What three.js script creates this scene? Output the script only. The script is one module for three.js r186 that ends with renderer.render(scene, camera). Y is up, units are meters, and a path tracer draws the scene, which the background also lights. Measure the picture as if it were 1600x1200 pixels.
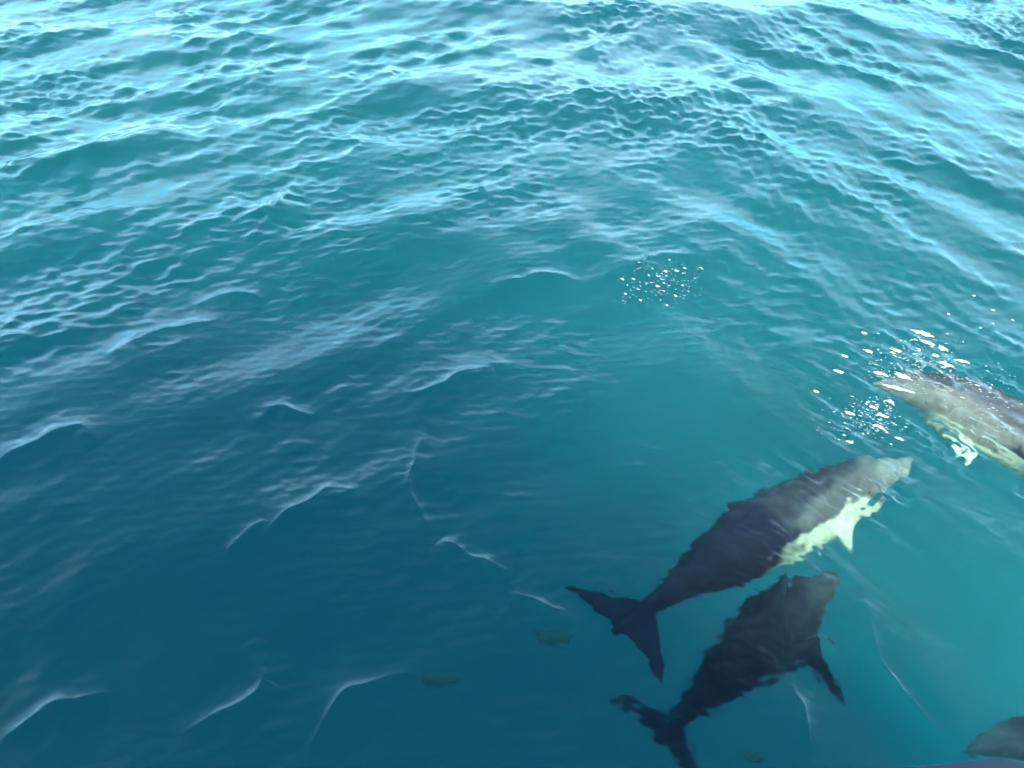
import * as THREE from 'three';
import { mergeGeometries } from 'three/addons/utils/BufferGeometryUtils.js';

// ---------------------------------------------------------------- camera, sky, sun, exposure
const scene = new THREE.Scene();
const EYE = new THREE.Vector3(0, 3, 0), PITCH = THREE.MathUtils.degToRad(43), FOV = 53;
const camera = new THREE.PerspectiveCamera(FOV, 4 / 3, 0.05, 3000);
camera.position.copy(EYE);
camera.lookAt(0, 3 - Math.sin(PITCH), -Math.cos(PITCH));
camera.updateMatrixWorld(true);

const SUN = new THREE.Vector3(0.06, 1.0, 0.84).normalize();
const lerp = (a, b, t) => a + (b - a) * t, clamp = (x, a = 0, b = 1) => Math.min(b, Math.max(a, x));
const sstep = (a, b, x) => { const t = clamp((x - a) / (b - a)); return t * t * (3 - 2 * t); };

// lattice noise, seeded
const PERM = new Uint8Array(512);
{
  let s = 1234567;
  const rnd = () => { s = (Math.imul(s, 1664525) + 1013904223) >>> 0; return s / 4294967296; };
  const p = [...Array(256).keys()];
  for (let i = 255; i > 0; i--) { const j = Math.floor(rnd() * (i + 1)); [p[i], p[j]] = [p[j], p[i]]; }
  for (let i = 0; i < 512; i++) PERM[i] = p[i & 255];
}
function rng(seed) { let s = seed >>> 0; return () => { s = (s + 0x6d2b79f5) | 0; let t = Math.imul(s ^ (s >>> 15), 1 | s); t = (t + Math.imul(t ^ (t >>> 7), 61 | t)) ^ t; return ((t ^ (t >>> 14)) >>> 0) / 4294967296; }; }
function noise2(x, y) {   // gradient noise, about -1..1
  const ix = Math.floor(x), iy = Math.floor(y), fx = x - ix, fy = y - iy, X = ix & 255, Y = iy & 255;
  const u = fx * fx * fx * (fx * (fx * 6 - 15) + 10), v = fy * fy * fy * (fy * (fy * 6 - 15) + 10);
  const g = (h, a, b) => { const t = (h & 15) * 0.3926990817; return Math.cos(t) * a + Math.sin(t) * b; };
  const a = PERM[PERM[X] + Y], b = PERM[PERM[X + 1] + Y], c = PERM[PERM[X] + Y + 1], d = PERM[PERM[X + 1] + Y + 1];
  return 1.5 * lerp(lerp(g(a, fx, fy), g(b, fx - 1, fy), u), lerp(g(c, fx, fy - 1), g(d, fx - 1, fy - 1), u), v);
}
function fbm(x, y, n = 4) { let s = 0, a = 0.5; for (let i = 0; i < n; i++, a *= 0.5, x = x * 2.03 + 17.1, y = y * 2.03 + 5.7) s += a * noise2(x, y); return s; }

{ // hazy bright daytime sky, whiter to the horizon, broad glow about the veiled sun
  const W = 1024, H = 512, d = new Float32Array(W * H * 4);
  for (let j = 0; j < H; j++) {
    const el = ((j + 0.5) / H - 0.5) * Math.PI, y = Math.sin(el);
    for (let i = 0; i < W; i++) {
      const az = ((i + 0.5) / W - 0.5) * 2 * Math.PI, x = Math.cos(az) * Math.cos(el), z = Math.sin(az) * Math.cos(el);
      const c = clamp(x * SUN.x + y * SUN.y + z * SUN.z, -1, 1), ang = Math.acos(c) * 57.3;
      const t = Math.pow(clamp(y), 0.55), hz = Math.exp(-((Math.max(0, y) / 0.44) ** 2));
      const glow = 17 * Math.exp(-((ang / 11.5) ** 2)) + 0.25 * Math.exp(-((ang / 30) ** 2));
      const q = 1 / (Math.max(y, 0) + 0.25), cl = sstep(-0.05, 0.5, fbm(x * q * 1.6 + 3, z * q * 1.6, 5)) * 0.55 * sstep(0, 0.12, y);
      const o = (j * W + i) * 4;
      const base = [lerp(0.28, 0.035, t), lerp(0.62, 0.13, t), lerp(1.0, 0.35, t)];
      const bank = sstep(-0.12, 0.3, fbm(x * 2.4 + 11.3, z * 2.4 + y * 6 + 4.1, 4)), white = [lerp(1.0, 3.0, bank), lerp(2.7, 4.3, bank), lerp(3.9, 5.2, bank)];
      for (let k = 0; k < 3; k++) d[o + k] = lerp(base[k] * 1.05, white[k], clamp(hz * 0.8 + cl * 0.08)) + glow * [1, 0.97, 0.9][k];
      d[o + 3] = 1;
    }
  }
  const tex = new THREE.DataTexture(d, W, H, THREE.RGBAFormat, THREE.FloatType);
  tex.mapping = THREE.EquirectangularReflectionMapping; tex.magFilter = THREE.LinearFilter; tex.minFilter = THREE.LinearFilter; tex.needsUpdate = true;
  scene.background = tex; scene.environment = tex;
}
const sun = new THREE.DirectionalLight(0xfff1dc, 4.2);
sun.position.copy(SUN).multiplyScalar(60); sun.castShadow = true; sun.shadow.radius = 30;
Object.assign(sun.shadow.camera, { left: -15, right: 15, top: 15, bottom: -15, near: 1, far: 120 });
scene.add(sun, sun.target);
const renderer = new THREE.WebGLRenderer({ antialias: true });
renderer.setSize(1024, 768); renderer.shadowMap.enabled = true;
renderer.toneMapping = THREE.LinearToneMapping; renderer.toneMappingExposure = 1.9;

// ---------------------------------------------------------------- helpers
const taken = {};
function numbered(n) { const k = taken[n] = (taken[n] ?? -1) + 1; return k ? `${n}_${String(k).padStart(3, '0')}` : n; }
function obj(name, geo, mat, parent = scene) {
  const m = new THREE.Mesh(Array.isArray(geo) ? mergeGeometries(geo.map((g) => { const h = g.index ? g.toNonIndexed() : g; for (const a of Object.keys(h.attributes)) if (!['position', 'normal'].includes(a)) h.deleteAttribute(a); return h; })) : geo, mat);
  m.name = parent === scene ? numbered(name) : name; m.castShadow = m.receiveShadow = true; parent.add(m); return m;
}
function tag(o, label, category, group) { Object.assign(o.userData, { label, category }); if (group) o.userData.group = group; return o; }
function structure(o, label) { o.userData.kind = 'structure'; if (label) o.userData.label = label; return o; }
const V = (x, y, z) => new THREE.Vector3(x, y, z);

// a pixel of the 1600 x 1200 photograph gives a direction; its distance comes from the water surface (and the depth below it)
const tanH = Math.tan(THREE.MathUtils.degToRad(FOV / 2));
function pixelRay(px, py) {
  const v = V((px / 800 - 1) * tanH * 4 / 3, (1 - py / 600) * tanH, -1).normalize();
  return v.applyQuaternion(camera.quaternion);
}
function atHeight(px, py, h) { const r = pixelRay(px, py); return EYE.clone().addScaledVector(r, (h - EYE.y) / r.y); }
function under(px, py, depth) {   // point at this depth seen through the flat surface, bent by refraction
  const r = pixelRay(px, py), p = atHeight(px, py, calmHeight(px, py)), n = 1 / 1.33, c = -r.y, k = Math.sqrt(1 - n * n * (1 - c * c));
  const t = r.multiplyScalar(n); t.y += n * c - k;
  return p.addScaledVector(t, depth / -t.y);
}

// ---------------------------------------------------------------- the sea surface
const R = rng(77);
const waves = [];
function family(n, l0, l1, amp, dir, spread, side, q) {   // amp is per wave at l0, falling with the wavelength
  for (let i = 0; i < n; i++) {
    const l = l0 * Math.pow(l1 / l0, (i + R() * 0.9) / n), a = dir + (R() + R() + R() - 1.5) * spread, k = 2 * Math.PI / l;
    waves.push({ kx: Math.sin(a) * k, kz: Math.cos(a) * k, k, a: amp * Math.pow(l / l0, 1.25) * (0.6 + 0.8 * R()), p: R() * 6.283, side, q, l, dx: Math.sin(a), dz: Math.cos(a) });
  }
}
//      n   from  to    amp    dir   spread side  chop
family(4, 3.6, 2.0, 0.023, 0.10, 0.8, 0, 0.6);
family(7, 1.35, 0.5, 0.0100, 0.75, 0.75, -1, 0.62);   // crests rising to the right in the picture
family(7, 1.35, 0.5, 0.0100, -0.9, 0.7, 1, 0.62);   // crests falling to the right
family(11, 0.5, 0.17, 0.0036, 0.75, 1.0, -1, 0.6);
family(11, 0.5, 0.17, 0.0036, -0.85, 0.9, 1, 0.6);
family(14, 0.165, 0.07, 0.00105, 0.45, 0.9, -2, 0.7);
family(14, 0.165, 0.07, 0.00105, -0.6, 0.8, 2, 0.7);
family(10, 0.085, 0.035, 0.0005, -0.3, 2.2, 3, 0.6);
family(7, 0.075, 0.038, 0.0006, -0.95, 1.4, 4, 0.5);
family(5, 0.16, 0.08, 0.0017, -0.8, 1.6, 4, 0.6);

// single crests seen in the photograph: a line on the water, height, width of the far and of the near flank (metres)
let crests = null;
const crestLines = [
  [[[405, 845], [440, 810], [480, 785], [520, 766], [562, 760]], 0.0152, 0.026, 0.10],
  [[[352, 872], [380, 836], [415, 810]], 0.0114, 0.021, 0.06],
  [[[662, 675], [646, 720], [640, 748], [655, 792], [677, 838]], 0.0143, 0.026, 0.06],
  [[[690, 845], [740, 870], [805, 897]], 0.0172, 0.031, 0.08],
  [[[800, 925], [860, 950], [905, 978]], 0.0143, 0.026, 0.07],
  [[[630, 618], [690, 600], [730, 580], [775, 575]], 0.0190, 0.031, 0.10],
  [[[393, 1005], [411, 1058], [396, 1085], [340, 1112], [275, 1155]], 0.0143, 0.026, 0.06],
  [[[478, 1170], [535, 1087], [580, 1066], [655, 1045]], 0.0143, 0.026, 0.07],
  [[[-30, 1185], [60, 1120], [110, 1096], [170, 1084]], 0.0257, 0.047, 0.10],
  [[[1350, 940], [1365, 1000], [1400, 1072], [1450, 1120], [1512, 1152]], 0.0143, 0.026, 0.06],
  [[[1222, 884], [1232, 960], [1240, 1012]], 0.0114, 0.021, 0.04],
  [[[1238, 1008], [1285, 1000], [1325, 1034]], 0.0114, 0.021, 0.05],
  [[[1238, 1070], [1260, 1130], [1274, 1170]], 0.0114, 0.021, 0.05],
  [[[165, 560], [250, 520], [292, 514], [350, 498]], 0.0286, 0.052, 0.14],
  [[[395, 668], [438, 640], [490, 655]], 0.0257, 0.047, 0.10],
  [[[300, 480], [365, 462], [420, 470]], 0.0257, 0.047, 0.14],
  [[[760, 455], [810, 440], [850, 432], [905, 445]], 0.0286, 0.052, 0.16],
  [[[850, 470], [960, 426], [1050, 402], [1120, 440], [1200, 500]], 0.0220, 0.130, 0.21],
  [[[1020, 190], [1070, 172], [1170, 235], [1300, 305], [1430, 380], [1540, 450], [1640, 520]], 0.0300, 0.180, 0.27],
  [[[330, 225], [440, 190], [520, 218], [640, 235]], 0.0280, 0.210, 0.32],
  [[[380, 385], [430, 330], [475, 268]], 0.0200, 0.036, 0.10],
  [[[-40, 300], [120, 240], [260, 205], [330, 225]], 0.0250, 0.190, 0.29],
  [[[150, 400], [260, 350], [350, 325], [470, 340]], 0.0180, 0.130, 0.19],
  [[[-40, 120], [150, 100], [285, 86], [340, 108], [470, 140]], 0.0300, 0.270, 0.40],
  [[[500, 120], [650, 118], [780, 92], [900, 110]], 0.0280, 0.270, 0.40],
  [[[-30, 740], [60, 690], [125, 668], [165, 690]], 0.0257, 0.047, 0.12],
];
const layCrests = () => crestLines.map(([pts, A, wf, wn]) => {
  const P = new THREE.CatmullRomCurve3(pts.map(([a, b]) => onSea(a, b))).getSpacedPoints(24), m = 3.2 * Math.max(wf * 3.2, wn);
  return { P, A, wf, wn, x0: Math.min(...P.map((p) => p.x)) - m, x1: Math.max(...P.map((p) => p.x)) + m, z0: Math.min(...P.map((p) => p.z)) - m, z1: Math.max(...P.map((p) => p.z)) + m };
});
function crestHeight(x, z) {
  let h = 0;
  const jx = x + 0.018 * noise2(x * 7 + 1, z * 7 + 2), jz = z + 0.025 * noise2(x * 7 + 40, z * 7 + 9);
  for (const c of crests) {
    if (x < c.x0 || x > c.x1 || z < c.z0 || z > c.z1) continue;
    let best = 1e9, u = 0, side = 0;
    for (let i = 0; i < 24; i++) {
      const a = c.P[i], b = c.P[i + 1], ex = b.x - a.x, ez = b.z - a.z, t = clamp(((jx - a.x) * ex + (jz - a.z) * ez) / (ex * ex + ez * ez)), px = jx - a.x - ex * t, pz = jz - a.z - ez * t, d = px * px + pz * pz;
      if (d < best) { best = d; u = (i + t) / 24; const nx = ez, nz = -ex, far = nz < 0 ? 1 : -1; side = (px * nx + pz * nz) * far / Math.hypot(ex, ez); }
    }
    const d = Math.sqrt(best), w = lerp(c.wn, c.wf, sstep(-0.008, 0.008, side)), e = Math.sqrt((d / w) ** 2 + 0.006) - 0.0775;
    const back = side > 0 ? 0.4 * Math.exp(-d / (c.wf * 3.5)) + 0.15 * Math.exp(-d / c.wn) : 0.55 * Math.exp(-d / c.wn);
    h += c.A * 1.35 * (Math.exp(-e) + back) / 1.35 * sstep(3.1, 1.4, side > 0 ? d / (c.wf * 3.2) : d / w) * Math.pow(Math.sin(Math.PI * clamp(u, 0.001, 0.999)), 0.6) * (0.85 + 0.25 * noise2(u * 5 + c.A * 900, 3.3));
  }
  return h;
}
// patches of fine parallel ripples thrown off by the dolphins: photo position, radius in metres, strength
const stirred = [];
let cut = 0;   // waves shorter than this are left out where the mesh is too coarse to carry them
function surface(x, z, out) {
  // the wind chop is weaker in the lee of the boat and over slick patches
  const far = sstep(1.6, 7.5, -z), right = sstep(-2.5, 3.0, x + 0.15 * z), slick = sstep(-0.25, 0.35, fbm(x * 0.35 + 4.2, z * 0.35 + 1.7, 3));
  const lee = sstep(-0.5, 1.2, x + 0.25 * (z + 2)), m1 = 0.62 + 0.28 * far, m2 = (lerp(0.30, 0.07, lee) * (1 - far) + 1.4 * far) * lerp(0.5, 1.25, slick), gust = 0.3 + 0.9 * sstep(-0.4, 0.45, noise2(x * 0.8 + 9, z * 0.8 + 31)) + 0.5 * sstep(-0.3, 0.5, noise2(x * 2.3 + 2, z * 2.3 + 11));
  let X = 0, Y = 0, Z = 0, st = 0;
  for (const q of stirred) { const d = ((x - q[0]) ** 2 + (z - q[1]) ** 2) / (q[2] * q[2]); if (d < 6) st += q[3] * Math.exp(-d); }
  const still = 1 - 0.6 * Math.exp(-((x + 1.46) ** 2 + (z + 4.44) ** 2) / 0.12);
  st *= 0.55 + 0.9 * noise2(x * 3.1 + 7, z * 3.1 + 2);
  for (let i = 0; i < waves.length; i++) {
    const w = waves[i]; if (w.l < cut) continue;
    const ph = w.kx * x + w.kz * z + w.p;
    let A = w.a;
    if (w.side === 4) { if (st < 0.02) continue; A *= st; }
    else if (w.side === 0) A *= 0.6 + 0.4 * far;
    else if (w.side === 3) A *= (0.6 + 0.4 * gust) * lerp(0.5, 1, far);
    else { const s = w.side > 0 ? right : 1 - right; A *= (w.side === 1 || w.side === -1 ? m1 * (w.l < 0.5 ? gust * lerp(lerp(0.55, 0.3, lee), 1.05, far) : 0.75 + 0.3 * gust) : m2 * gust) * (0.3 + 0.95 * s) * still; }
    const c = Math.cos(ph), s = Math.sin(ph);
    Y += A * c; X -= w.q * A * w.dx * s; Z -= w.q * A * w.dz * s;
  }
  out[0] = x + X; out[1] = Y + (crests ? crestHeight(x + X, z + Z) : 0); out[2] = z + Z;
}
const tmp3 = [0, 0, 0];
function seaHeight(x, z) { let qx = x, qz = z; for (let i = 0; i < 5; i++) { surface(qx, qz, tmp3); qx += x - tmp3[0]; qz += z - tmp3[2]; } surface(qx, qz, tmp3); return tmp3[1]; }

function onSea(px, py) { let p = atHeight(px, py, 0); for (let i = 0; i < 4; i++) p = atHeight(px, py, seaHeight(p.x, p.z)); return p; }
for (const [px, py, r, a] of [[1185, 765, 0.30, 1.15], [1320, 830, 0.34, 1.6], [1290, 960, 0.3, 0.45], [1120, 880, 0.3, 0.35], [1180, 1010, 0.3, 0.3], [1400, 650, 0.6, 1.2], [1530, 640, 0.6, 3.0], [1560, 560, 0.6, 0.8], [1400, 720, 0.3, 0.6], [1060, 1130, 0.2, 0.25], [950, 1000, 0.26, 1.0]]) { const p = onSea(px, py); stirred.push([p.x, p.z, r, a]); }
crests = layCrests();
const DEPTH = 3.2, REACH = 900;
function seaGeometry() {
  const rs = [0.02, 0.2, 0.4, 0.6, 0.8]; let r = 1.0;
  while (r < 16) { rs.push(r); r += clamp(0.0031 * r * (0.30 + 0.19 * r), 0.0055, 0.05); }
  while (r < REACH) { rs.push(r); r *= 1.06; }
  rs.push(REACH);
  const as = [], fine = 1.0, N = 1140;
  for (let i = 0; i <= N; i++) as.push(lerp(-fine, fine, i / N));
  for (let i = 1; i < 90; i++) as.push(lerp(fine, 2 * Math.PI - fine, i / 90));
  const nr = rs.length, na = as.length, pos = new Float32Array((nr * na + na + 1) * 3), o = [0, 0, 0];
  for (let i = 0; i < nr; i++) for (let j = 0; j < na; j++) {
    const x = Math.sin(as[j]) * rs[i], z = -Math.cos(as[j]) * rs[i], k = (i * na + j) * 3;
    cut = rs[i] > 16 ? 0.17 * rs[i] : j > N ? 0.12 * rs[i] : 0;
    if (rs[i] < 60) { surface(x, z, o); const f = 1 - sstep(25, 60, rs[i]); o[0] = lerp(x, o[0], f); o[1] *= f; o[2] = lerp(z, o[2], f); } else { o[0] = x; o[1] = 0; o[2] = z; }
    pos.set(o, k);
  }
  cut = 0;
  const idx = [];
  for (let i = 0; i < nr - 1; i++) for (let j = 0; j < na; j++) {
    const a = i * na + j, b = i * na + (j + 1) % na, c = a + na, d = b + na;
    idx.push(a, b, c, b, d, c);
  }
  const g = new THREE.BufferGeometry();
  g.setAttribute('position', new THREE.BufferAttribute(pos, 3));
  g.setIndex(new THREE.BufferAttribute(new Uint32Array(idx), 1));
  // outer side and bottom close the body of water; centre hole too
  const base = nr * na; let extra = [];
  for (let j = 0; j < na; j++) { const k = ((nr - 1) * na + j) * 3; pos[(base + j) * 3] = pos[k]; pos[(base + j) * 3 + 1] = -DEPTH - 1; pos[(base + j) * 3 + 2] = pos[k + 2]; }
  pos[(base + na) * 3 + 1] = -DEPTH - 1;
  for (let j = 0; j < na; j++) { const a = (nr - 1) * na + j, b = (nr - 1) * na + (j + 1) % na, c = base + j, d = base + (j + 1) % na; extra.push(a, b, c, b, d, c, c, d, base + na); }
  for (let j = 1; j < na - 1; j++) extra.push(0, j + 1, j);
  g.computeVertexNormals();
  const all = new Uint32Array(idx.length + extra.length); all.set(idx); all.set(extra, idx.length);
  g.setIndex(new THREE.BufferAttribute(all, 1));
  return g;
}
const waterMat = new THREE.MeshPhysicalMaterial({ name: 'sea_water', color: new THREE.Color().setRGB(0.85, 0.96, 0.97), roughness: 0.19, ior: 1.33, transmission: 0.995, thickness: 1,
  attenuationColor: new THREE.Color().setRGB(0.15, 0.70, 0.733), attenuationDistance: 2.8 });
const sea = structure(obj('sea_water', seaGeometry(), waterMat), 'rippled turquoise sea water');

const bedMat = new THREE.MeshStandardMaterial({ name: 'scatter_bed_tint', color: new THREE.Color().setRGB(0.24, 0.335, 0.325), roughness: 1 });  // bed added in place of light scattered back by deep water
{ const g = new THREE.CircleGeometry(REACH - 5, 96); g.rotateX(-Math.PI / 2); const b = obj('scatter_bed', g, bedMat); b.position.y = -DEPTH; structure(b, 'pale bed added to stand for light scattered back by the water'); }

function calmHeight(px, py) { const p = atHeight(px, py, 0); let s = 0; for (let i = -2; i <= 2; i++) for (let j = -2; j <= 2; j++) s += seaHeight(p.x + i * 0.15, p.z + j * 0.15); return s / 25; }
// ---------------------------------------------------------------- dolphins
// one smooth animal from a distance field in a straight pose (head to +x, back to +y), then bent along its own spine
const PROFILE = [ // x, half height, half width, centre y
  [-1.02, 0.010, 0.012, 0.0], [-0.97, 0.030, 0.022, 0.0], [-0.90, 0.046, 0.026, 0.0], [-0.75, 0.074, 0.042, 0.0], [-0.5, 0.125, 0.090, 0.0], [-0.2, 0.180, 0.152, -0.004], [0.1, 0.205, 0.188, -0.012],
  [0.35, 0.198, 0.192, -0.014], [0.55, 0.170, 0.168, -0.010], [0.70, 0.136, 0.132, -0.006], [0.80, 0.108, 0.104, -0.012], [0.87, 0.078, 0.078, -0.024], [0.93, 0.052, 0.056, -0.034], [0.985, 0.032, 0.038, -0.040], [1.01, 0.012, 0.016, -0.042]];
function profile(x) {
  let i = 0; while (i < PROFILE.length - 2 && x > PROFILE[i + 1][0]) i++;
  const p0 = PROFILE[Math.max(0, i - 1)], p1 = PROFILE[i], p2 = PROFILE[i + 1], p3 = PROFILE[Math.min(PROFILE.length - 1, i + 2)], t = clamp((x - p1[0]) / (p2[0] - p1[0]));
  return [1, 2, 3].map((k) => {
    const h = p2[0] - p1[0], m1 = (p2[k] - p0[k]) / ((p2[0] - p0[0]) || 1) * h, m2 = (p3[k] - p1[k]) / ((p3[0] - p1[0]) || 1) * h, t2 = t * t, t3 = t2 * t;
    return (2 * t3 - 3 * t2 + 1) * p1[k] + (t3 - 2 * t2 + t) * m1 + (-2 * t3 + 3 * t2) * p2[k] + (t3 - t2) * m2;
  });
}
const smin = (a, b, k) => { const h = Math.max(k - Math.abs(a - b), 0) / k; return Math.min(a, b) - h * h * k * 0.25; };
function blade(u, v, t, span, root, sweep, thick, curve) {   // a fin: u out along the span, v along the chord (forward +), t across
  const s = clamp(u / span), a = root * Math.pow(Math.max(0, 1 - s * s * 0.97), 0.75) * (1 - 0.42 * s) + 0.006, c = -sweep * Math.pow(s, curve), b = Math.max(0.0075, thick * (1 - 0.65 * s));
  const du = u < 0 ? -u : u > span ? u - span : 0;
  const k = Math.hypot((v - c) / a, t / b);
  return Math.max((k - 1) * b, (k - 1) * b + du);
}
const prof = new Float32Array(1200 * 3); for (let i = 0; i < 1200; i++) prof.set(profile(-1.2 + i * 0.002), i * 3);
const dolphinField = (span, root) => (x, y, z) => {
  const i = clamp(Math.round((x + 1.2) / 0.002), 0, 1199) * 3, h = prof[i], w = prof[i + 1], yc = prof[i + 2];
  let d = (Math.hypot((y - yc) / h, z / w) - 1) * Math.min(h, w);
  if (x < -1.02) d = Math.hypot(Math.max(d, 0), -1.02 - x); if (x > 1.01) d = Math.hypot(Math.max(d, 0), x - 1.01);
  const az = Math.abs(z);
  d = smin(d, blade(az - 0.005, x + 0.885, y, 0.31, 0.100, 0.15, 0.02, 1.5), 0.03);                                     // flukes
  if (y > 0.08) d = smin(d, blade(y - 0.15, x - 0.02, z, 0.13, 0.11, 0.13, 0.02, 1.25), 0.035);                          // dorsal fin
  const ca = Math.cos(0.62), sa = Math.sin(0.62), uz = az - 0.11, uy = y + 0.085;                                         // flippers, out and down
  d = smin(d, blade(uz * ca - uy * sa, x - 0.40, uz * sa + uy * ca, span, root, span * 0.5, 0.02, 1.3), 0.03);
  return d;
};
function surfaceNet(f, lo, hi, s) {
  const n = lo.map((a, k) => Math.ceil((hi[k] - a) / s) + 1), [nx, ny, nz] = n, F = new Float32Array(nx * ny * nz), at = (i, j, k) => (k * ny + j) * nx + i;
  for (let k = 0; k < nz; k++) for (let j = 0; j < ny; j++) for (let i = 0; i < nx; i++) F[at(i, j, k)] = f(lo[0] + i * s, lo[1] + j * s, lo[2] + k * s);
  const id = new Int32Array(nx * ny * nz).fill(-1), P = [], T = [];
  for (let k = 0; k < nz - 1; k++) for (let j = 0; j < ny - 1; j++) for (let i = 0; i < nx - 1; i++) {
    let c = 0, X = 0, Y = 0, Z = 0;
    const e = (a, b, da, ax) => { const fa = F[a], fb = F[b]; if ((fa < 0) !== (fb < 0)) { const t = fa / (fa - fb); c++; X += da[0] + (ax === 0 ? t : 0); Y += da[1] + (ax === 1 ? t : 0); Z += da[2] + (ax === 2 ? t : 0); } };
    for (const [a, b] of [[0, 0], [1, 0], [0, 1], [1, 1]]) {
      e(at(i, j + a, k + b), at(i + 1, j + a, k + b), [0, a, b], 0); e(at(i + a, j, k + b), at(i + a, j + 1, k + b), [a, 0, b], 1); e(at(i + a, j + b, k), at(i + a, j + b, k + 1), [a, b, 0], 2);
    }
    if (c) { id[at(i, j, k)] = P.length / 3; P.push(lo[0] + (i + X / c) * s, lo[1] + (j + Y / c) * s, lo[2] + (k + Z / c) * s); }
  }
  const quad = (a, b, c, d, flip) => { if (a < 0 || b < 0 || c < 0 || d < 0) return; flip ? T.push(a, c, b, a, d, c) : T.push(a, b, c, a, c, d); };
  for (let k = 1; k < nz - 1; k++) for (let j = 1; j < ny - 1; j++) for (let i = 1; i < nx - 1; i++) {
    const f0 = F[at(i, j, k)] < 0;
    if (f0 !== F[at(i + 1, j, k)] < 0) quad(id[at(i, j - 1, k - 1)], id[at(i, j, k - 1)], id[at(i, j, k)], id[at(i, j - 1, k)], !f0);
    if (f0 !== F[at(i, j + 1, k)] < 0) quad(id[at(i - 1, j, k - 1)], id[at(i - 1, j, k)], id[at(i, j, k)], id[at(i, j, k - 1)], !f0);
    if (f0 !== F[at(i, j, k + 1)] < 0) quad(id[at(i - 1, j - 1, k)], id[at(i, j - 1, k)], id[at(i, j, k)], id[at(i - 1, j, k)], !f0);
  }
  return [P, T];
}
const nets = [surfaceNet(dolphinField(0.20, 0.075), [-1.12, -0.42, -0.46], [1.06, 0.42, 0.46], 0.0115), surfaceNet(dolphinField(0.40, 0.12), [-1.12, -0.50, -0.56], [1.06, 0.42, 0.56], 0.0125)];

// markings of the animal: dark slate back and tail, grey flank ahead, cream belly; slate to grey edge paints in the boat shadow
function markingAndShade(x, y, z, paleness, paleFlipper, bellyLine, brown) {
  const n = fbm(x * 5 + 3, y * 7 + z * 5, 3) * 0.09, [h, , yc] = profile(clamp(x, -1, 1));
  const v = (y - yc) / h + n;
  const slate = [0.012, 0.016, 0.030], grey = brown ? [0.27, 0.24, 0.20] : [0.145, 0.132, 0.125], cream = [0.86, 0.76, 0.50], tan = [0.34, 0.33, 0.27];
  const shadowEdge = sstep(0.06, 0.20, x + n * 1.5 + 0.10 * v), cape = sstep(0.62, 0.30, v - 0.25 * sstep(0.1, 0.8, x)) ;
  let c = slate.map((s, i) => lerp(s, grey[i], shadowEdge * (0.35 + 0.65 * cape) * paleness));
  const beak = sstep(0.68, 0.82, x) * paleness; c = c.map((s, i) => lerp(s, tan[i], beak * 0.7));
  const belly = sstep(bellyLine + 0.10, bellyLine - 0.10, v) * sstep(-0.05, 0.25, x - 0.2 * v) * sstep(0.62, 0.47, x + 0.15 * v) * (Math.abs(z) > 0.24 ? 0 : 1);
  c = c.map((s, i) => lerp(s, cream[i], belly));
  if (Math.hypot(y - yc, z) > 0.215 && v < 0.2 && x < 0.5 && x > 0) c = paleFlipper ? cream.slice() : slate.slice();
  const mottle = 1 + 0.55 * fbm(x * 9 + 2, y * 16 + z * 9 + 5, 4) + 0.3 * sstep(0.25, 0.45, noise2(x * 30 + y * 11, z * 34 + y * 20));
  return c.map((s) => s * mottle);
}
const skinMat = new THREE.MeshPhysicalMaterial({ name: 'dolphin_skin', vertexColors: true, roughness: 0.5, specularIntensity: 0.12 });   // skin wetted by water hardly shines under it
const eyeMat = new THREE.MeshStandardMaterial({ name: 'dolphin_eye', color: new THREE.Color().setRGB(0.01, 0.01, 0.012), roughness: 0.15 });
function dolphin(label, points, rollTail, rollHead, paleness = 1, paleFlipper = false, bellyLine = -0.23, fat = 1, net = 0, brown = false) {   // points from tail to snout
  const curve = new THREE.CatmullRomCurve3(points), len = curve.getLength(), sc = len / 2.03;
  const centre = curve.getPointAt(0.5), frames = [];
  for (let i = 0; i <= 60; i++) {
    const p = curve.getPointAt(i / 60), t = curve.getTangentAt(i / 60), side = V(0, 1, 0).cross(t).normalize().negate(), up = side.clone().cross(t).normalize();
    const r = lerp(rollTail, rollHead, i / 60), U = up.clone().multiplyScalar(Math.cos(r)).addScaledVector(side, Math.sin(r)), W = t.clone().cross(U).normalize();
    frames.push([p, t, U, W]);
  }
  const place = (x, y, z) => {
    const s = (x + 1.02) / 2.03 * 60, i = clamp(Math.floor(s), 0, 59), f = clamp(s - i), over = (s - i - f) / 60 * len, A = frames[i], B = frames[i + 1];
    const L = (k) => A[k].clone().lerp(B[k], f);
    return L(0).addScaledVector(L(1), over).addScaledVector(L(2), y * sc * fat).addScaledVector(L(3), z * sc * fat).sub(centre);
  };
  const [DP, DT] = nets[net], n = DP.length / 3, pos = new Float32Array(n * 3), col = new Float32Array(n * 3);
  for (let i = 0; i < n; i++) { place(DP[i * 3], DP[i * 3 + 1], DP[i * 3 + 2]).toArray(pos, i * 3); col.set(markingAndShade(DP[i * 3], DP[i * 3 + 1], DP[i * 3 + 2], paleness, paleFlipper, bellyLine, brown), i * 3); }
  const g = new THREE.BufferGeometry(); g.setAttribute('position', new THREE.BufferAttribute(pos, 3)); g.setAttribute('color', new THREE.BufferAttribute(col, 3)); g.setIndex(DT); g.computeVertexNormals();
  const root = new THREE.Group(); root.name = numbered('dolphin'); root.position.copy(centre); scene.add(root);
  obj('body', g, skinMat, root);
  for (const s of [-1, 1]) { const e = new THREE.SphereGeometry(0.009 * sc, 10, 8), p = place(0.66, -0.03, s * 0.136); e.translate(p.x, p.y, p.z); obj('eye', e, eyeMat, root); }
  return tag(root, label, 'dolphin', 'dolphins swimming beside the boat');
}
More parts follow.
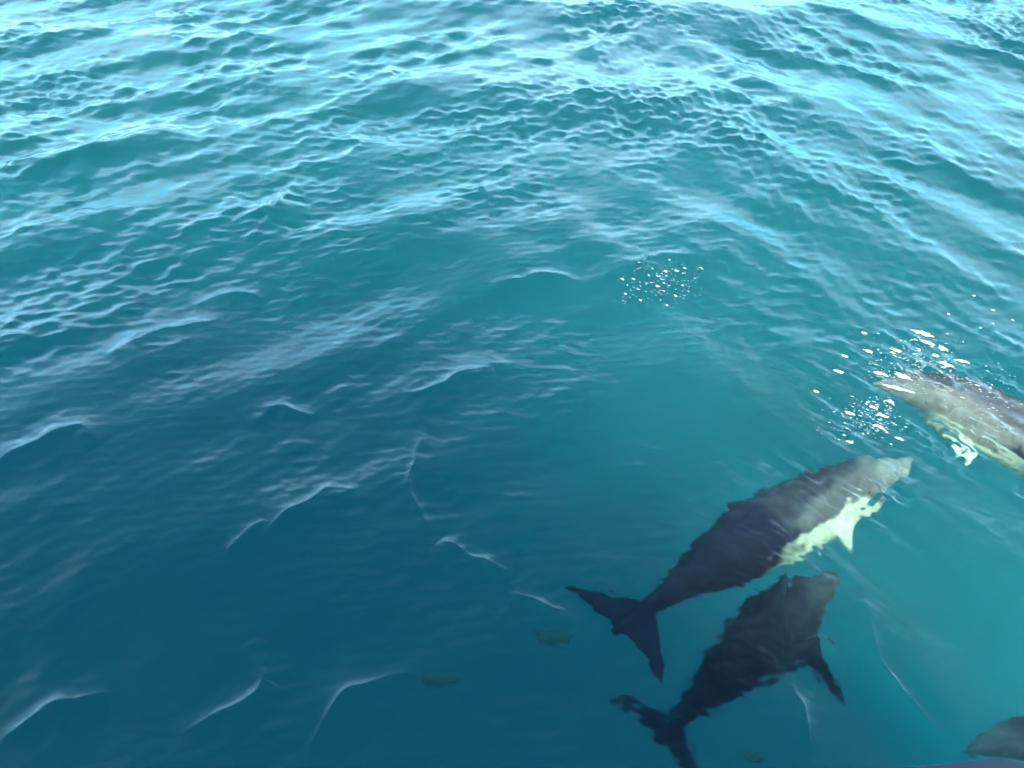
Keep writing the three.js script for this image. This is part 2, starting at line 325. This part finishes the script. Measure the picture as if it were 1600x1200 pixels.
dolphin('slate dolphin with grey head and cream belly swimming level, whole body in view', [under(960, 984, 0.36), under(1026, 934, 0.42), under(1130, 868, 0.48), under(1250, 800, 0.45), under(1345, 748, 0.38), under(1412, 712, 0.34)], 0.0, -1.3, 1, true, -0.06);
dolphin('all dark slate dolphin with flipper spread, swimming between the boat and the cream bellied dolphin', [under(1030, 1158, 1.0), under(1078, 1110, 0.98), under(1148, 1038, 0.85), under(1212, 976, 0.68), under(1262, 928, 0.54), under(1300, 892, 0.46)], 0.1, -0.6, 0.2, false, -3, 1.45, 1);
dolphin('pale brownish grey dolphin just under the surface among white foam flecks', [under(1960, 830, 0.5), under(1860, 785, 0.45), under(1690, 720, 0.34), under(1560, 655, 0.32), under(1450, 608, 0.30), under(1362, 584, 0.34)], 0.2, 0.6, 1, true, -0.3, 1.2, 0, true);
dolphin('grey dolphin with pale flank half hidden under the boat rail', [under(2080, 1180, 0.5), under(1960, 1185, 0.45), under(1800, 1180, 0.40), under(1680, 1164, 0.36), under(1585, 1154, 0.34), under(1504, 1162, 0.36)], 0.1, 0.9, 0.6, false, 0.0, 0.85);

// ---------------------------------------------------------------- the boat the picture is taken from
const paint = new THREE.MeshStandardMaterial({ name: 'rail_paint', color: new THREE.Color().setRGB(0.016, 0.028, 0.05), roughness: 0.85 });
const deckPaint = new THREE.MeshStandardMaterial({ name: 'deck_paint', color: new THREE.Color().setRGB(0.3, 0.31, 0.32), roughness: 0.8 });
const glassDark = new THREE.MeshStandardMaterial({ name: 'cabin_glass', color: new THREE.Color().setRGB(0.02, 0.025, 0.03), roughness: 0.08 });
const navyPaint = new THREE.MeshStandardMaterial({ name: 'hull_paint', color: new THREE.Color().setRGB(0.16, 0.19, 0.24), roughness: 0.4 });
{
  const railH = 1.25, A = atHeight(1370, 1200, railH), B = atHeight(1600, 1176, railH);
  const boat = new THREE.Group(); boat.name = numbered('boat'); boat.position.set(A.x, 0, A.z); boat.rotation.y = -Math.atan2(B.z - A.z, B.x - A.x); scene.add(boat);
  tag(boat, 'tour boat with blue grey rail edge along the water', 'boat');
  // local frame: x along the side seen in the picture, +z inboard
  const bx = (w, h, d, x, y, z) => { const g = new THREE.BoxGeometry(w, h, d); g.translate(x, y, z); return g; };
  const outline = (f) => { const p = [], L0 = -7.4, L1 = 2.3; for (let i = 0; i <= 24; i++) { const t = i / 24, x = lerp(L0, L1, t), b = 1.55 * Math.pow(clamp((1 - t) * 5), 0.45) * f; p.push([x, 1.55 - b]); } const q = p.map(([x, z]) => [x, 3.1 - z]).reverse(); return [...p, ...q]; };
  const rings = [[-0.5, 0.55], [0, 0.80], [0.6, 0.92], [1.12, 0.99]].map(([y, f]) => outline(f).map(([x, z]) => V(x, y, z))), hp = [], n = rings[0].length;
  for (let k = 0; k < 3; k++) for (let i = 0; i < n; i++) { const a = rings[k][i], b = rings[k][(i + 1) % n], c = rings[k + 1][i], d = rings[k + 1][(i + 1) % n]; for (const v of [a, c, b, b, c, d]) hp.push(v.x, v.y, v.z); }
  const hg = new THREE.BufferGeometry(); hg.setAttribute('position', new THREE.Float32BufferAttribute(hp, 3)); hg.computeVertexNormals();
  obj('hull', hg, navyPaint, boat);
  const flat = (f, y, h, hole) => { const o = outline(f), sh = new THREE.Shape(o.map(([x, z]) => new THREE.Vector2(x, -z))); if (hole) sh.holes.push(new THREE.Path(outline(hole).map(([x, z]) => new THREE.Vector2(x, -z)).reverse())); const g = new THREE.ExtrudeGeometry(sh, { depth: h, bevelEnabled: !!hole, bevelSize: 0.015, bevelThickness: 0.015, bevelSegments: 2 }); g.rotateX(-Math.PI / 2); g.translate(0, y, 0); return g; };
  obj('deck', flat(0.93, 0.62, 0.05), deckPaint, boat);
  obj('rail', flat(0.99, railH - 0.10, 0.085, 0.90), paint, boat);
  obj('cabin', bx(7.0, 3.3, 1.5, -3.4, 2.32, 2.1), navyPaint, boat);
  const roof = obj('roof', bx(7.4, 0.10, 2.5, -3.4, 4.03, 1.8), navyPaint, boat);
  obj('shade_bridge', bx(6.6, 2.5, 2.0, -3.7, 5.36, 1.9), navyPaint, boat);  // unseen upper deck, added to widen and deepen the shade on the water
  for (let i = 0; i < 4; i++) obj('window', bx(1.1, 0.8, 0.04, -6.2 + i * 1.55, 2.9, 1.34), glassDark, boat);
}

// ---------------------------------------------------------------- foam flecks, bubbles, stand-ins for dark reflections
const foamMat = new THREE.MeshStandardMaterial({ name: 'foam', color: new THREE.Color().setRGB(0.66, 0.69, 0.68), roughness: 0.7 });
const darkSpotMat = new THREE.MeshStandardMaterial({ name: 'dark_reflection', color: new THREE.Color().setRGB(0.015, 0.12, 0.09), roughness: 0.6 });
const RF = rng(5150);
function lump(w, l, h, seed) {   // irregular flattened heap of froth
  const g = new THREE.IcosahedronGeometry(1, 4), p = g.attributes.position;
  for (let i = 0; i < p.count; i++) {
    const x = p.getX(i), y = p.getY(i), z = p.getZ(i), a = Math.atan2(z, x), k = Math.max(0.15, 0.62 + 0.55 * noise2(Math.cos(a) * 1.7 + seed, Math.sin(a) * 1.7 + seed * 0.7) + 0.30 * noise2(x * 4 + seed, z * 4));
    p.setXYZ(i, x * w * k, y * h * (0.8 + 0.5 * noise2(x * 5 + seed, z * 5 + 8)), z * l * k);
  }
  g.computeVertexNormals(); return g;
}
// photo position and size in pixels, turn
const flecks = [[1442, 522, 40, 15], [1472, 545, 14, 16], [1478, 570, 27, 9], [1504, 565, 22, 7], [1410, 588, 30, 12], [1375, 584, 24, 9], [1402, 607, 48, 9], [1391, 628, 13, 8], [1356, 549, 17, 7], [1310, 581, 17, 8], [1320, 557, 13, 6], [1400, 548, 20, 7], [1350, 521, 11, 5], [1275, 612, 10, 6], [1327, 646, 18, 7], [1327, 691, 12, 5], [1405, 686, 14, 4], [1449, 536, 26, 6], [1462, 556, 12, 7], [1365, 637, 16, 6], [1380, 650, 20, 6], [1372, 666, 17, 5]];
for (const [px, py, w, h] of flecks) {
  const p = onSea(px, py), dist = p.distanceTo(EYE), m = dist / (600 / tanH) / 2;
  const o = obj('foam_fleck', lump(w * m * 1.0, h * m * 0.85, 0.008, px * 0.37 + py), foamMat); o.position.set(p.x, seaHeight(p.x, p.z) + 0.002, p.z); o.rotation.y = -0.55 + (RF() - 0.5) * 0.3;
  tag(o, w === 40 ? 'largest patch of white foam, floating alone beyond the pale brownish grey dolphin' : w === 48 ? 'long thin streak of white foam over the snout of the pale brownish grey dolphin' : w === 30 ? 'oval white foam fleck just beyond the long thin foam streak' : 'small white foam fleck on the water round the pale brownish grey dolphin', 'foam', 'foam flecks round the surfacing dolphin');
}
const bubbles = [[1040, 424, 9], [1057, 423, 8], [1027, 447, 8], [1066, 446, 6], [990, 436, 7], [972, 436, 8], [1001, 469, 8], [1055, 462, 9], [1042, 477, 7], [977, 459, 6], [1014, 430, 6], [1070, 419, 6], [1046, 406, 6], [1037, 442, 5], [1095, 418, 5], [1482, 491, 7], [1552, 485, 7], [1522, 462, 6], [1552, 506, 6], [1582, 500, 5], [1532, 512, 6]];
for (const [px, py, w] of bubbles) {
  const p = onSea(px, py), m = p.distanceTo(EYE) / (600 / tanH) / 2;
  const o = obj('bubble', lump(w * m * (0.6 + 0.5 * RF()), w * m * 0.5, w * m * 0.35, px), foamMat); o.position.set(p.x, seaHeight(p.x, p.z), p.z); o.rotation.y = -0.6 + (RF() - 0.5);
  tag(o, px < 1200 ? 'small white bubble in the cluster on the smooth wave face' : 'small white bubble drifting beyond the foam flecks', 'bubble', px < 1200 ? 'bubbles on the wave face' : 'stray bubbles beyond the foam');
}
{ // specks of froth too small to count
  const spots = [[1368, 640, 46, 24, 90], [1375, 665, 46, 16, 60], [1330, 660, 70, 40, 60], [1430, 565, 90, 50, 260], [1035, 442, 75, 42, 150], [1500, 600, 90, 40, 90], [1560, 640, 60, 40, 30]], list = [];
  for (const [cx, cy, sx, sy, n] of spots) for (let i = 0; i < n; i++) {
    const px = cx + (RF() + RF() - 1) * sx, py = cy + (RF() + RF() - 1) * sy, p = onSea(px, py), s = 0.0014 + 0.0045 * RF() * RF() * RF();
    list.push(new THREE.Matrix4().compose(V(p.x, seaHeight(p.x, p.z), p.z), new THREE.Quaternion().setFromAxisAngle(V(0, 1, 0), -0.5), V(s * (1 + 2.5 * RF()), s * 0.6, s)));
  }
  const im = new THREE.InstancedMesh(lump(1.2, 0.9, 1, 3.7), foamMat, list.length); list.forEach((m, i) => im.setMatrixAt(i, m));
  im.name = 'froth_specks'; im.userData = { kind: 'stuff', label: 'fine white froth specks scattered on the water', category: 'froth' }; im.castShadow = im.receiveShadow = true; scene.add(im);
}
const darkSpots = [[690, 1060, 26, 'dark green stand-in for a dark reflection, alone below the crest far from the dolphins'], [862, 985, 29, 'dark green stand-in for a dark reflection beside the big fluke'], [1183, 1184, 17, 'small dark green stand-in for a dark reflection near the dark dolphin']];  // flat blobs added to stand in for dark reflections on the surface
for (const [px, py, w, label] of darkSpots) {
  const p = under(px, py, 0.65), m = p.distanceTo(EYE) / (600 / tanH), parts = [];
for (let i = 0; i < 5; i++) { const g = new THREE.SphereGeometry(1, 18, 10); g.scale(w * m * (0.62 + 0.25 * RF()), 0.008, w * m * (0.30 + 0.1 * RF())); g.rotateY((RF() - 0.5) * 0.4); g.translate((RF() - 0.5) * w * m * 0.5, (RF() - 0.5) * 0.02, (RF() - 0.5) * w * m * 0.25); parts.push(g); }
  const o = obj('dark_reflection', parts, darkSpotMat); o.position.copy(p); tag(o, label, 'dark_reflection', 'stand-ins for dark reflections');
}
renderer.render(scene, camera);
